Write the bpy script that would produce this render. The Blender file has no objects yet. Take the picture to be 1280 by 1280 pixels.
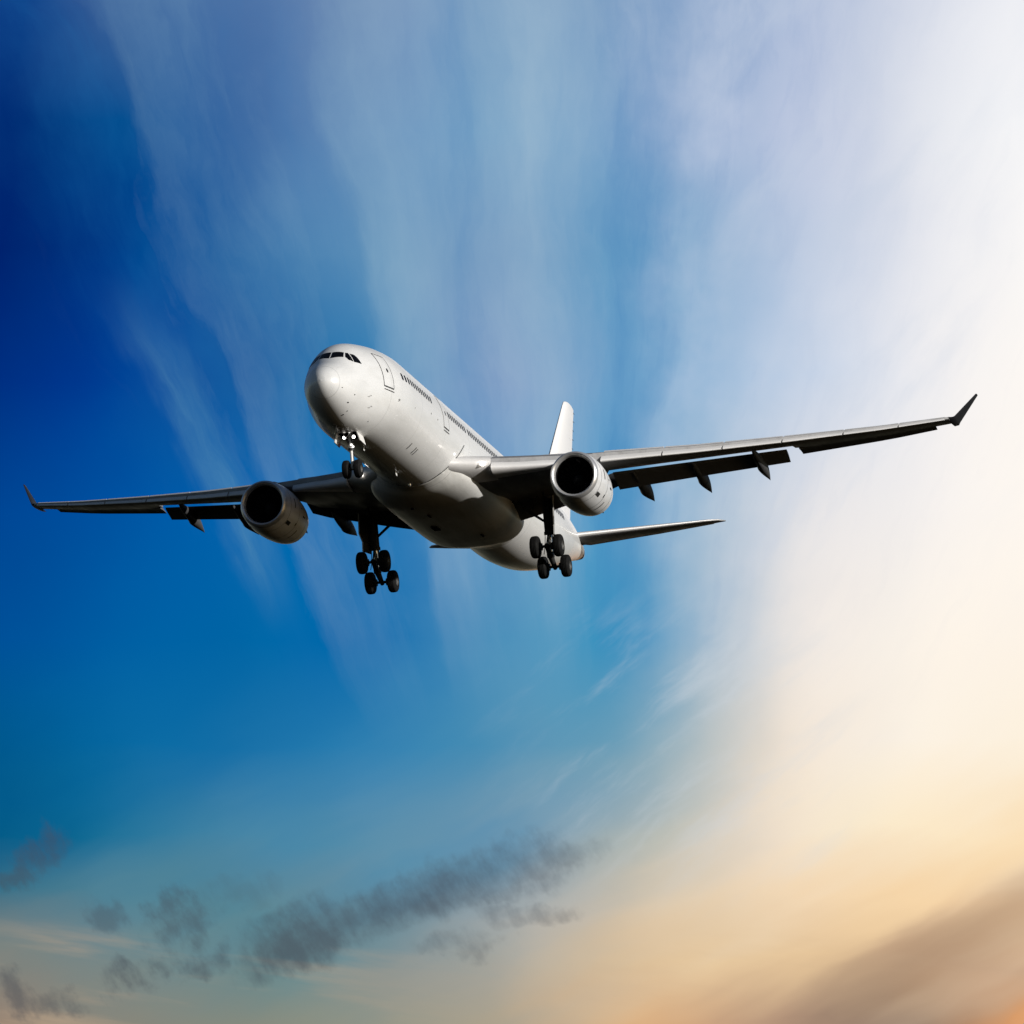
import bpy, bmesh, math
import numpy as np
from mathutils import Matrix, Vector

scene = bpy.context.scene
R_ = math.radians

# ---------------------------------------------------------------- camera
FOCAL = 7338.63 / 1280.0                       # focal length in picture widths
EL = R_(12.7368)                               # the lens looks up this far
cam_data = bpy.data.cameras.new("camera")
cam = bpy.data.objects.new("camera", cam_data)
scene.collection.objects.link(cam)
cam_data.sensor_width = 36.0
cam_data.lens = 36.0 * FOCAL
cam_data.clip_start = 0.5
cam_data.clip_end = 20000.0
cam.location = (0, 0, 1.7)
cam.rotation_euler = (math.pi / 2 + EL, 0, 0)
scene.camera = cam

# aircraft frame: x aft from the nose, y to starboard, z up (metres)
RP = np.array([[0.243117, -0.9692594, -0.0378189], [-0.2050268, -0.089456, 0.9746598], [0.9480813, 0.2292025, 0.2204724]])
CP = np.array([-300.6006, -83.3525, -79.3952])
RW = np.stack([[1, 0, 0], [0, -math.sin(EL), math.cos(EL)], [0, math.cos(EL), math.sin(EL)]], 1)
P2W = RW @ RP                                  # aircraft axes -> world axes

# ---------------------------------------------------------------- sun, exposure
SUN_AZ, SUN_EL = R_(72), R_(13.5)                # from the nose towards port, above the wings
sun_p = np.array([-math.cos(SUN_AZ) * math.cos(SUN_EL), -math.sin(SUN_AZ) * math.cos(SUN_EL), math.sin(SUN_EL)])
sun_w = P2W @ sun_p
sun_data = bpy.data.lights.new("sun", 'SUN')
sun_data.energy = 4.8
sun_data.angle = R_(0.53)
sun_data.color = (1.0, 0.965, 0.915)
sun = bpy.data.objects.new("sun", sun_data)
scene.collection.objects.link(sun)
sun.rotation_euler = Vector(sun_w).to_track_quat('Z', 'Y').to_euler()
sun.location = (60, 0, 120)

scene.view_settings.view_transform = 'Standard'
scene.view_settings.look = 'None'
scene.view_settings.exposure = 0.0
scene.view_settings.gamma = 1.0


# ---------------------------------------------------------------- node helpers
class NT:
    """Small helper to write node maths as expressions."""
    def __init__(self, tree):
        self.t = tree
        self.n = tree.nodes
        self.l = tree.links

    def put(self, sock, v):
        if isinstance(v, bpy.types.NodeSocket):
            self.l.new(v, sock)
        elif v is not None:
            sock.default_value = v

    def m(self, op, a, b=None, c=None, clamp=False):
        nd = self.n.new('ShaderNodeMath')
        nd.operation = op
        nd.use_clamp = clamp
        for i, v in enumerate((a, b, c)):
            if v is not None:
                self.put(nd.inputs[i], v)
        return nd.outputs[0]

    def add(self, a, b): return self.m('ADD', a, b)
    def sub(self, a, b): return self.m('SUBTRACT', a, b)
    def mul(self, a, b): return self.m('MULTIPLY', a, b)

    def step(self, v, lo, hi, a=0.0, b=1.0):
        nd = self.n.new('ShaderNodeMapRange')
        nd.interpolation_type = 'SMOOTHSTEP'
        for i, x in enumerate((v, lo, hi, a, b)):
            self.put(nd.inputs[i], x)
        return nd.outputs[0]

    def lin(self, v, lo, hi, a=0.0, b=1.0):
        nd = self.n.new('ShaderNodeMapRange')
        for i, x in enumerate((v, lo, hi, a, b)):
            self.put(nd.inputs[i], x)
        return nd.outputs[0]

    def xyz(self, x, y, z=0.0):
        nd = self.n.new('ShaderNodeCombineXYZ')
        for i, v in enumerate((x, y, z)):
            self.put(nd.inputs[i], v)
        return nd.outputs[0]

    def noise(self, vec, scale=1.0, detail=4.0, rough=0.5, dist=0.0):
        nd = self.n.new('ShaderNodeTexNoise')
        self.put(nd.inputs['Vector'], vec)
        nd.inputs['Scale'].default_value = scale
        nd.inputs['Detail'].default_value = detail
        nd.inputs['Roughness'].default_value = rough
        nd.inputs['Distortion'].default_value = dist
        return nd.outputs[0]

    def mix(self, f, a, b, blend='MIX'):
        nd = self.n.new('ShaderNodeMix')
        nd.data_type = 'RGBA'
        nd.blend_type = blend
        self.put(nd.inputs[0], f)
        self.put(nd.inputs[6], a)
        self.put(nd.inputs[7], b)
        return nd.outputs[2]

    def ramp(self, f, stops, mode='CARDINAL'):
        nd = self.n.new('ShaderNodeValToRGB')
        cr = nd.color_ramp
        cr.interpolation = mode
        while len(cr.elements) > 1:
            cr.elements.remove(cr.elements[-1])
        cr.elements[0].position = stops[0][0]
        cr.elements[0].color = stops[0][1]
        for p, c in stops[1:]:
            e = cr.elements.new(p)
            e.color = c
        self.put(nd.inputs[0], f)
        return nd.outputs[0]


def lin1(c):
    c = c / 255.0
    return c / 12.92 if c <= 0.04045 else ((c + 0.055) / 1.055) ** 2.4


def srgb(r, g, b):
    return (lin1(r), lin1(g), lin1(b), 1.0)


# ---------------------------------------------------------------- sky
world = bpy.data.worlds.new("World")
scene.world = world
world.use_nodes = True
wt = world.node_tree
wt.nodes.clear()
W = NT(wt)
out = wt.nodes.new('ShaderNodeOutputWorld')
bg = wt.nodes.new('ShaderNodeBackground')
wt.links.new(bg.outputs[0], out.inputs[0])

tc = wt.nodes.new('ShaderNodeTexCoord')
sep = wt.nodes.new('ShaderNodeSeparateXYZ')
wt.links.new(tc.outputs['Generated'], sep.inputs[0])
dx, dy, dz = sep.outputs
DEG = 180 / math.pi
# compass bearing (from north) and height above the horizon, in degrees
AZ = W.mul(W.m('ARCTAN2', dx, dy), DEG * math.cos(EL))
ALT = W.mul(W.m('ARCSINE', dz), DEG)
U = AZ
V = W.sub(ALT, math.degrees(EL))

nishita = wt.nodes.new('ShaderNodeTexSky')
nishita.sky_type = 'NISHITA'
nishita.sun_disc = False
nishita.sun_elevation = math.asin(sun_w[2])
nishita.sun_rotation = math.atan2(sun_w[0], sun_w[1])
nishita.air_density = 1.0
nishita.dust_density = 0.6
nishita.ozone_density = 2.0
clear = W.mix(1.0, nishita.outputs[0], (0.042, 0.045, 0.05, 1), 'MULTIPLY')

# cirrus bands that run towards one point beyond the lower edge of the bank
VPU, VPV = 0.75, -7.5
tu, tv = W.sub(U, VPU), W.sub(V, VPV)
theta = W.m('ARCTAN2', tu, tv)
rad = W.m('SQRT', W.add(W.mul(tu, tu), W.mul(tv, tv)))
bend = W.mul(W.sub(W.noise(W.xyz(U, V, 3.1), 0.25, 2.0), 0.5), 0.10)
th2 = W.add(theta, bend)
fan_a = W.noise(W.xyz(W.mul(th2, 6.0), W.mul(rad, 0.13), 1.3), 1.0, 3.0, 0.5)
fan_b = W.noise(W.xyz(W.mul(th2, 17.0), W.mul(rad, 0.32), 7.7), 1.0, 4.0, 0.55)
fan = W.add(W.mul(W.sub(fan_a, 0.5), 1.0), W.mul(W.sub(fan_b, 0.5), 0.28))
# lower bands lie flatter and rise to the right
ca, sa = math.cos(R_(24)), math.sin(R_(24))
la = W.add(W.mul(U, ca), W.mul(V, sa))
lc = W.sub(W.mul(V, ca), W.mul(U, sa))
lcw = W.add(lc, W.mul(W.sub(W.noise(W.xyz(U, V, 11.0), 0.5, 3.0), 0.5), 0.9))
low_a = W.noise(W.xyz(W.mul(la, 0.16), W.mul(lcw, 0.85), 4.0), 1.0, 4.0, 0.5)
low = W.sub(low_a, 0.5)
puff = W.sub(W.noise(W.xyz(U, V, 21.0), 0.45, 5.0, 0.55), 0.5)

w_up = W.step(V, -2.6, -0.2)
w_low = W.step(V, -3.4, -0.8, 1.0, 0.0)
w_right = W.step(U, 0.0, 2.5)

Uw = W.add(U, W.add(W.mul(W.mul(fan, 0.7), w_up), W.mul(puff, 1.1)))
Uw = W.add(Uw, W.mul(W.mul(low, -1.4), w_low))
Vw = W.add(V, W.add(W.mul(W.mul(low, 1.1), w_low), W.mul(puff, 0.4)))

XS = [0, 160, 320, 480, 640, 800, 960, 1120, 1280]
SKY = [
    (0, [(14, 62, 136), (70, 108, 164), (88, 120, 172), (122, 150, 192), (124, 158, 198), (142, 168, 204), (172, 188, 216), (206, 213, 229), (238, 239, 244)]),
    (160, [(0, 42, 116), (22, 86, 152), (74, 114, 170), (108, 146, 192), (124, 163, 202), (132, 166, 206), (178, 192, 220), (216, 221, 233), (245, 245, 247)]),
    (320, [(0, 34, 112), (0, 72, 146), (56, 112, 170), (100, 146, 190), (124, 158, 198), (112, 160, 202), (182, 198, 222), (224, 227, 236), (249, 247, 246)]),
    (480, [(0, 46, 132), (0, 66, 152), (32, 100, 166), (66, 132, 186), (138, 164, 204), (112, 162, 206), (190, 206, 228), (236, 236, 240), (253, 248, 243)]),
    (640, [(0, 70, 152), (0, 84, 166), (8, 100, 176), (36, 118, 184), (112, 158, 202), (104, 160, 204), (216, 219, 226), (244, 240, 238), (255, 248, 240)]),
    (800, [(0, 80, 156), (0, 94, 166), (0, 102, 170), (22, 112, 178), (84, 148, 192), (96, 156, 198), (226, 223, 222), (250, 242, 232), (255, 245, 232)]),
    (930, [(0, 88, 146), (8, 104, 164), (24, 112, 170), (50, 128, 180), (86, 146, 184), (134, 168, 190), (228, 218, 206), (250, 240, 226), (253, 241, 222)]),
    (1050, [(4, 92, 136), (30, 112, 152), (66, 130, 164), (90, 142, 170), (126, 156, 174), (182, 186, 180), (232, 218, 200), (250, 234, 206), (251, 229, 194)]),
    (1130, [(52, 110, 134), (78, 128, 148), (92, 135, 149), (122, 146, 156), (172, 173, 169), (208, 193, 171), (238, 214, 182), (243, 212, 172), (230, 192, 152)]),
    (1200, [(122, 130, 126), (118, 134, 134), (110, 138, 140), (134, 147, 147), (174, 170, 158), (217, 191, 156), (230, 199, 158), (203, 168, 134), (186, 149, 118)]),
    (1280, [(150, 130, 114), (139, 135, 120), (134, 140, 128), (152, 151, 135), (176, 163, 140), (219, 178, 134), (186, 153, 126), (152, 123, 101), (232, 166, 110)]),
]
fU = W.lin(Uw, -5.0, 5.0)
col = None
prev = None
for y, cs in SKY:
    c = W.ramp(fU, [(x / 1280.0, srgb(*k)) for x, k in zip(XS, cs)])
    v = (640 - y) / 128.0
    if col is None:
        col = c
    else:
        f = W.lin(Vw, prev, v)
        col = W.mix(W.m('MINIMUM', W.m('MAXIMUM', f, 0.0), 1.0), col, c)
    prev = v

# bands of ice cloud fanning upwards: sharp on one side, frayed on the other
fray = W.sub(W.noise(W.xyz(W.mul(theta, 26.0), W.mul(rad, 0.55), 15.0), 1.0, 5.0, 0.6), 0.5)
slow = W.sub(W.noise(W.xyz(W.mul(theta, 5.0), W.mul(rad, 0.5), 33.0), 1.0, 3.0, 0.5), 0.5)
th3 = W.add(theta, W.add(W.mul(fray, 0.05), W.mul(slow, 0.07)))
grey = lambda v: (v, v, v, 1)
band = W.ramp(W.lin(th3, -0.56, 0.24), [((a + 0.56) / 0.80, grey(v)) for a, v in (
    (-.52, .46), (-.46, .40), (-.43, .36), (-.40, .44), (-.365, .72), (-.33, .62), (-.27, .48), (-.24, .38), (-.208, .78), (-.185, .82), (-.15, .62), (-.112, .40), (-.088, .58),
    (-.05, .82), (-.012, .66), (.03, .33), (.065, .30), (.115, .44), (.15, .54), (.18, .48), (.21, .53))], 'EASE')
wisp = W.mul(W.mul(W.step(th3, -.472, -.440), W.step(th3, -.438, -.395, 1.0, 0.0)), W.mul(W.step(rad, 6.9, 8.0), W.step(rad, 9.2, 11.0, 1.0, 0.0)))
comb_f = W.noise(W.xyz(W.mul(th3, 48.0), W.mul(rad, 0.8), 51.0), 1.0, 6.0, 0.65)
dens = W.sub(band, 0.5)
dens = W.add(dens, W.mul(W.sub(fan_a, 0.5), 0.55))
dens = W.mul(dens, W.lin(W.noise(W.xyz(U, V, 57.0), 0.55, 4.0, 0.6), 0.3, 0.7, 0.55, 1.35))
dens = W.add(dens, W.mul(W.sub(comb_f, 0.5), 0.5))
reach = W.mul(W.step(rad, 5.4, 7.9), W.mul(W.step(th3, -.52, -.40), W.step(th3, .10, .26, 1.0, 0.25)))
dens = W.mul(dens, reach)
hi = W.m('MINIMUM', W.m('MAXIMUM', W.mul(dens, 1.05), 0.0), 0.6)
lo = W.m('MINIMUM', W.m('MAXIMUM', W.mul(dens, W.step(U, -2.2, 0.2, -0.75, -1.3)), 0.0), 0.5)
col = W.mix(W.mul(hi, W.step(U, -3.2, 0.4, 0.48, 0.66)), col, W.mix(W.step(U, -3.0, 0.8), srgb(146, 182, 206), srgb(186, 203, 221)))
col = W.mix(lo, col, srgb(36, 116, 184))
col = W.mix(W.mul(W.mul(wisp, W.lin(comb_f, 0.3, 0.7, 0.35, 1.0)), 0.62), col, srgb(84, 140, 184))
col = W.mix(W.mul(W.step(U, 0.8, 3.0, 1.0, 0.0), W.step(V, -3.6, -1.8)), col, W.mix(1.0, col, (0.955, 1.0, 0.95, 1), 'MULTIPLY'))
hi2 = W.m('MAXIMUM', W.mul(low, 1.6), 0.0)
lo2 = W.m('MAXIMUM', W.mul(low, -1.6), 0.0)
amp2 = W.mul(w_low, w_right)
col = W.mix(W.mul(W.m('MINIMUM', hi2, 0.3), W.mul(amp2, 0.6)), col, srgb(255, 234, 206))
col = W.mix(W.mul(W.m('MINIMUM', lo2, 0.35), W.mul(amp2, W.step(V, -4.8, -3.4, 0.8, 0.0))), col, srgb(160, 130, 108))

# faint grey-lavender folds in the bright veil, and fine combed cirrus under it
fold = W.step(W.add(W.mul(W.sub(fan_a, 0.5), 1.2), W.mul(puff, 1.1)), 0.0, 0.38)
col = W.mix(W.mul(fold, W.mul(W.mul(W.step(U, 0.6, 2.2), W.step(U, 3.2, 5.0, 1.0, 0.15)), W.mul(W.step(V, -1.8, 0.6), 0.7))), col, srgb(196, 207, 228))
cc, cs = math.cos(R_(38)), math.sin(R_(38))
ka = W.add(W.mul(U, cc), W.mul(V, cs))
kc = W.add(W.sub(W.mul(V, cc), W.mul(U, cs)), W.mul(puff, 0.5))
comb = W.step(W.noise(W.xyz(W.mul(ka, 0.55), W.mul(kc, 2.6), 90.0), 1.0, 5.0, 0.6), 0.45, 0.75)
reg = W.mul(W.mul(W.step(U, -0.6, 1.4), W.step(U, 2.4, 4.0, 1.0, 0.0)), W.mul(W.step(V, -4.2, -2.6), W.step(V, -1.6, -0.6, 1.0, 0.0)))
col = W.mix(W.mul(W.mul(comb, reg), 0.45), col, srgb(206, 214, 222))

# slanting blue-grey breaks in the bright veil on the right
sc, ss = math.cos(R_(54)), math.sin(R_(54))
sa2 = W.add(W.mul(U, sc), W.mul(V, ss))
sc2 = W.add(W.sub(W.mul(V, sc), W.mul(U, ss)), W.mul(puff, 0.8))
brk = W.step(W.noise(W.xyz(W.mul(sa2, 0.28), W.mul(sc2, 1.0), 120.0), 1.0, 5.0, 0.58), 0.48, 0.72)
reg2 = W.mul(W.mul(W.step(U, 1.4, 2.6), W.step(U, 3.6, 5.0, 1.0, 0.15)), W.step(V, -1.8, 0.0))
col = W.mix(W.mul(W.mul(brk, reg2), 0.5), col, srgb(198, 209, 226))
# a grey-brown bank crossing the warm lower right, bright along its upper edge
bu, bv = W.sub(U, (1140 - 640) / 128.0), W.sub(V, (640 - 1188) / 128.0)
bc, bs = math.cos(R_(31)), math.sin(R_(31))
b_al = W.add(W.mul(bu, bc), W.mul(bv, bs))
b_ac = W.add(W.sub(W.mul(bv, bc), W.mul(bu, bs)), W.add(W.mul(low, 0.9), W.mul(puff, 0.45)))
bank = W.mul(W.mul(W.step(b_ac, -0.62, -0.1), W.step(b_ac, -0.12, 0.36, 1.0, 0.0)), W.step(b_al, -1.9, -0.1))
rim = W.mul(W.mul(W.step(b_ac, 0.10, 0.34), W.step(b_ac, 0.36, 0.95, 1.0, 0.0)), W.step(b_al, -2.2, -0.2))
col = W.mix(W.mul(bank, 0.48), col, srgb(158, 132, 110))
col = W.mix(W.mul(rim, 0.45), col, srgb(250, 216, 166))
# thin cream streaks low on the left
nl = W.step(W.noise(W.xyz(W.mul(la, 0.30), W.mul(W.add(V, W.mul(U, 0.12)), 2.0), 140.0), 1.0, 5.0, 0.55), 0.47, 0.68)
reg3 = W.mul(W.step(U, -2.6, -0.8, 1.0, 0.25), W.mul(W.step(V, -4.3, -3.9, 1.0, 0.0), 0.6))
col = W.mix(W.mul(nl, reg3), col, srgb(190, 165, 138))

# dark grey-violet scraps of low cloud
dn = W.noise(W.xyz(W.mul(la, 0.75), W.mul(lc, 1.25), 40.0), 1.7, 5.0, 0.55, 0.2)
dn2 = W.noise(W.xyz(W.mul(W.add(U, W.mul(V, 0.45)), 1.5), W.mul(V, 0.8), 47.0), 4.6, 5.0, 0.6)
wob = W.mul(W.sub(dn, 0.5), 2.1)
wob = W.add(wob, W.mul(W.sub(dn2, 0.5), 2.0))
Ud = W.add(U, W.mul(W.sub(W.noise(W.xyz(U, V, 61.0), 1.3, 4.0, 0.6), 0.5), 0.8))
Vd = W.add(V, W.mul(W.sub(W.noise(W.xyz(U, V, 73.0), 1.6, 4.0, 0.6), 0.5), 0.65))
dark = None
for cx, cy, rx, ry, ang, strength, rag in [
    (520, 1122, 230, 40, 17, 0.88, 0.75), (380, 1172, 92, 46, 10, 0.9, 0.9), (655, 1086, 100, 20, 20, 0.65, 0.8),
    (64, 1072, 50, 32, 40, 0.62, 1.7), (20, 1098, 28, 15, 10, 0.6, 1.5), (228, 1150, 44, 38, 60, 0.62, 1.8), (248, 1194, 42, 22, 20, 0.68, 1.5), (172, 1220, 46, 24, 25, 0.8, 1.5), (150, 1148, 34, 22, -40, 0.5, 1.7), (34, 1242, 46, 20, -30, 0.68, 1.6), (80, 1258, 32, 18, 10, 0.6, 1.6),
    (645, 1142, 66, 16, -5, 0.5, 1.1), (575, 1176, 60, 16, 8, 0.5, 1.1), (300, 1110, 70, 26, 10, 0.22, 1.6)]:
    u0, v0 = (cx - 640) / 128.0, (640 - cy) / 128.0
    a = R_(ang)
    eu, ev = W.sub(Ud, u0), W.sub(Vd, v0)
    p = W.mul(W.add(W.mul(eu, math.cos(a)), W.mul(ev, math.sin(a))), 128.0 / rx)
    q = W.mul(W.sub(W.mul(ev, math.cos(a)), W.mul(eu, math.sin(a))), 128.0 / ry)
    d = W.sub(1.0, W.add(W.mul(p, p), W.mul(q, q)))
    d = W.m('MAXIMUM', d, -2.0)
    k = W.mul(W.step(W.add(d, W.mul(wob, rag)), -0.35, 1.55), strength)
    dark = k if dark is None else W.m('MAXIMUM', dark, k)
dcol = W.mix(0.5, W.mix(1.0, col, (0.42, 0.44, 0.46, 1), 'MULTIPLY'), srgb(88, 92, 102))
col = W.mix(dark, col, dcol)

# the cloud bank fades into plain clear sky away from it
dist = W.m('SQRT', W.add(W.mul(U, U), W.mul(V, V)))
sky = W.mix(W.step(dist, 7.4, 15.0), col, clear)
wt.links.new(sky, bg.inputs[0])
bg.inputs[1].default_value = 1.0

# ---------------------------------------------------------------- materials
def material(name, base, rough=0.4, metal=0.0, coat=0.0, spec=0.5):
    mt = bpy.data.materials.new(name)
    mt.use_nodes = True
    b = mt.node_tree.nodes['Principled BSDF']
    b.inputs['Base Color'].default_value = (*base, 1)
    b.inputs['Roughness'].default_value = rough
    b.inputs['Metallic'].default_value = metal
    b.inputs['Coat Weight'].default_value = coat
    b.inputs['Specular IOR Level'].default_value = spec
    return mt, NT(mt.node_tree), b


def stained(name, base, rough, metal=0.0, coat=0.0, scale=(0.25, 1.6, 1.6), amount=0.18, seams=None, spec=0.5, fine=9.0):
    """paint with long airflow stains, fine mottling and optional panel joints"""
    mt, t, b = material(name, base, rough, metal, coat, spec)
    tcn = t.n.new('ShaderNodeTexCoord')
    mp = t.n.new('ShaderNodeMapping')
    mp.inputs['Scale'].default_value = scale
    t.l.new(tcn.outputs['Object'], mp.inputs[0])
    n1 = t.noise(mp.outputs[0], 1.0, 6.0, 0.62)
    n2 = t.noise(tcn.outputs['Object'], fine, 3.0, 0.5)
    f = t.add(t.mul(t.step(n1, 0.38, 0.72), amount), t.mul(t.step(n2, 0.4, 0.7), amount * 0.35))
    dirt = tuple(c * 0.45 for c in base)
    c = t.mix(f, (*base, 1), (dirt[0] * 1.02, dirt[1], dirt[2] * 0.9, 1))
    if seams:
        sp = t.n.new('ShaderNodeSeparateXYZ')
        t.l.new(tcn.outputs['Object'], sp.inputs[0])
        line = None
        for axis, period, offs, half, depth in seams:
            v = t.m('FRACT', t.mul(t.add(sp.outputs[axis], offs), 1.0 / period))
            d_ = t.m('ABSOLUTE', t.sub(v, 0.5))
            k = t.mul(t.step(d_, 0.0, half / period, 1.0, 0.0), depth)
            line = k if line is None else t.m('MAXIMUM', line, k)
        c = t.mix(line, c, (0.05, 0.05, 0.05, 1))
    t.put(b.inputs['Base Color'], c)
    t.put(b.inputs['Roughness'], t.lin(n1, 0.3, 0.7, rough * 0.85, min(1.0, rough * 1.25)))
    return mt


M = {}
M['white'] = stained('white_paint', (0.66, 0.66, 0.65), 0.28, coat=0.25, seams=[(0, 5.3, 1.1, 0.035, 0.30), (2, 60.0, 31.05, 0.028, 0.45)])
M['fairing'] = stained('fairing_paint', (0.62, 0.615, 0.59), 0.34, coat=0.15, amount=0.3, seams=[(0, 3.1, 0.4, 0.03, 0.35)])
M['fin'] = stained('fin_paint', (0.80, 0.79, 0.78), 0.3, coat=0.2, amount=0.08)
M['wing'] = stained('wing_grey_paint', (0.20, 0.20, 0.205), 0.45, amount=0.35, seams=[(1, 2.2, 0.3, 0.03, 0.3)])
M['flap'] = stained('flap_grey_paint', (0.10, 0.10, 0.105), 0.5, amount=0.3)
M['winglet'] = stained('winglet_dark_paint', (0.012, 0.012, 0.014), 0.5, amount=0.3, spec=0.2)
M['slat'] = stained('slat_bare_metal', (0.58, 0.57, 0.56), 0.5, metal=0.0, amount=0.15, scale=(1.5, 0.3, 1.5))
M['lightmetal'] = stained('leading_edge_metal', (0.72, 0.71, 0.70), 0.35, metal=0.2, amount=0.1)
M['nacelle'] = stained('nacelle_paint', (0.66, 0.665, 0.67), 0.32, coat=0.15, amount=0.25, scale=(0.5, 2.2, 2.2))
M['lip'] = stained('intake_lip_metal', (0.66, 0.655, 0.65), 0.34, metal=0.7, amount=0.15)
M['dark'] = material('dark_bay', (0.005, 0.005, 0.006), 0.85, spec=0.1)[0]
M['glass'] = material('window_glass', (0.003, 0.003, 0.004), 0.12, spec=0.12)[0]
M['seal'] = material('black_seal', (0.02, 0.02, 0.02), 0.6)[0]
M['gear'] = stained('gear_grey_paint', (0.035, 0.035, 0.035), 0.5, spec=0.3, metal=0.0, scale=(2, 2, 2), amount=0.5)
M['chrome'] = stained('piston_chrome', (0.75, 0.75, 0.75), 0.15, metal=0.9, amount=0.05)
M['gearwhite'] = stained('gear_white_paint', (0.72, 0.71, 0.69), 0.35, scale=(2, 2, 2), amount=0.3)
M['tyre'] = stained('tyre_rubber', (0.005, 0.005, 0.005), 0.85, scale=(4, 4, 4), amount=0.3, spec=0.2)
M['rim'] = stained('wheel_rim_metal', (0.12, 0.12, 0.115), 0.45, metal=0.4, scale=(4, 4, 4), amount=0.3)
M['titan'] = stained('exhaust_metal', (0.10, 0.10, 0.10), 0.45, metal=0.3, amount=0.3)
M['canoe'] = stained('fairing_dark_grey', (0.06, 0.06, 0.062), 0.5, amount=0.3, spec=0.3)
M['tailcone'] = stained('tail_cone_grey', (0.30, 0.30, 0.31), 0.7, amount=0.2, spec=0.2)
M['fan'] = stained('fan_blade_metal', (0.05, 0.05, 0.055), 0.4, metal=0.7, amount=0.3)
M['red'] = material('red_marking', (0.45, 0.03, 0.03), 0.45)[0]


def emitter(name, col, strength):
    mt = bpy.data.materials.new(name)
    mt.use_nodes = True
    b = mt.node_tree.nodes['Principled BSDF']
    b.inputs['Base Color'].default_value = (0.8, 0.8, 0.8, 1)
    b.inputs['Emission Color'].default_value = (*col, 1)
    b.inputs['Emission Strength'].default_value = strength
    return mt


M['lamp'] = emitter('lit_landing_lamp', (1.0, 0.93, 0.85), 5.0)
M['beacon'] = emitter('lit_scan_lamp', (1.0, 0.97, 0.92), 1.5)

# ---------------------------------------------------------------- mesh helpers
BASE = np.array([31.6, 0.0, -6.2])             # under the main gear


class MB:
    def __init__(self):
        self.v, self.f, self.mi = [], [], []
        self.mats = []

    def _m(self, mat):
        if mat not in self.mats:
            self.mats.append(mat)
        return self.mats.index(mat)

    def grid(self, P, mat, wrap=False, cap0=False, cap1=False, skip=None):
        P = np.asarray(P, float)
        n, m = P.shape[:2]
        o = len(self.v)
        self.v += [tuple(p) for p in P.reshape(-1, 3)]
        k = self._m(mat)
        for i in range(n - 1):
            for j in range(m if wrap else m - 1):
                j2 = (j + 1) % m
                if skip is not None and skip((P[i, j] + P[i + 1, j] + P[i, j2] + P[i + 1, j2]) / 4):
                    continue
                self.f.append((o + i * m + j, o + i * m + j2, o + (i + 1) * m + j2, o + (i + 1) * m + j))
                self.mi.append(k)
        if cap0:
            self.f.append(tuple(o + j for j in range(m)))
            self.mi.append(k)
        if cap1:
            self.f.append(tuple(o + (n - 1) * m + j for j in range(m)))
            self.mi.append(k)
        return self

    def poly(self, pts, mat):
        o = len(self.v)
        self.v += [tuple(p) for p in pts]
        self.f.append(tuple(range(o, o + len(pts))))
        self.mi.append(self._m(mat))
        return self

    def tube(self, path, r, mat, seg=12, caps=True, hint=(0.13, 0.97, 0.2)):
        path = np.asarray(path, float)
        rr = np.broadcast_to(np.asarray(r, float), (len(path),))
        rings = []
        for i, p in enumerate(path):
            d = path[min(i + 1, len(path) - 1)] - path[max(i - 1, 0)]
            d = d / np.linalg.norm(d)
            h = np.array(hint)
            if abs(h @ d) > 0.95:
                h = np.array((1.0, 0.1, 0.1))
            a = np.cross(d, h)
            a /= np.linalg.norm(a)
            b = np.cross(d, a)
            t = np.linspace(0, 2 * np.pi, seg, endpoint=False)
            rings.append(p + rr[i] * (np.cos(t)[:, None] * a + np.sin(t)[:, None] * b))
        return self.grid(rings, mat, True, caps, caps)

    def lathe(self, prof, origin, axis, mat, seg=48, caps=False):
        """prof: (distance along axis, radius)"""
        axis = np.asarray(axis, float)
        axis = axis / np.linalg.norm(axis)
        h = np.array((0, 0, 1.0)) if abs(axis[2]) < 0.9 else np.array((1.0, 0, 0))
        a = np.cross(axis, h)
        a /= np.linalg.norm(a)
        b = np.cross(axis, a)
        t = np.linspace(0, 2 * np.pi, seg, endpoint=False)
        rings = [np.asarray(origin) + s * axis + r * (np.cos(t)[:, None] * a + np.sin(t)[:, None] * b) for s, r in prof]
        return self.grid(rings, mat, True, caps, caps)

    def box(self, c, size, mat, rz=0.0, ry=0.0, rx=0.0, bev=0.0):
        c = np.asarray(c, float)
        hx, hy, hz = (s / 2 for s in size)
        R = np.array(Matrix.Rotation(rz, 3, 'Z') @ Matrix.Rotation(ry, 3, 'Y') @ Matrix.Rotation(rx, 3, 'X'))
        e = min(hx, hy, hz) * 0.25 if bev == 0.0 else bev
        rings = []
        for z, k in ((-hz, e), (-hz + e, 0), (hz - e, 0), (hz, e)):
            x, y = hx - k, hy - k
            q = min(e, x * .5, y * .5)
            rings.append([R @ np.array(p) + c for p in ((-x + q, -y, z), (x - q, -y, z), (x, -y + q, z), (x, y - q, z), (x - q, y, z), (-x + q, y, z), (-x, y - q, z), (-x, -y + q, z))])
        return self.grid(rings, mat, True, True, True)

    def build(self, name, parent=None, smooth=35.0, label=None):
        me = bpy.data.meshes.new(name)
        me.from_pydata([tuple(np.asarray(p) - BASE) for p in self.v], [], self.f)
        for k in self.mats:
            me.materials.append(M[k])
        me.polygons.foreach_set('material_index', self.mi)
        bm = bmesh.new()
        bm.from_mesh(me)
        bmesh.ops.remove_doubles(bm, verts=bm.verts, dist=1e-5)
        bmesh.ops.recalc_face_normals(bm, faces=bm.faces)
        bm.to_mesh(me)
        bm.free()
        if smooth:
            me.shade_smooth()
            me.set_sharp_from_angle(angle=R_(smooth))
        ob = bpy.data.objects.new(name, me)
        scene.collection.objects.link(ob)
        if parent is not None:
            ob.parent = parent
        if label:
            ob['label'] = label
        return ob


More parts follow.
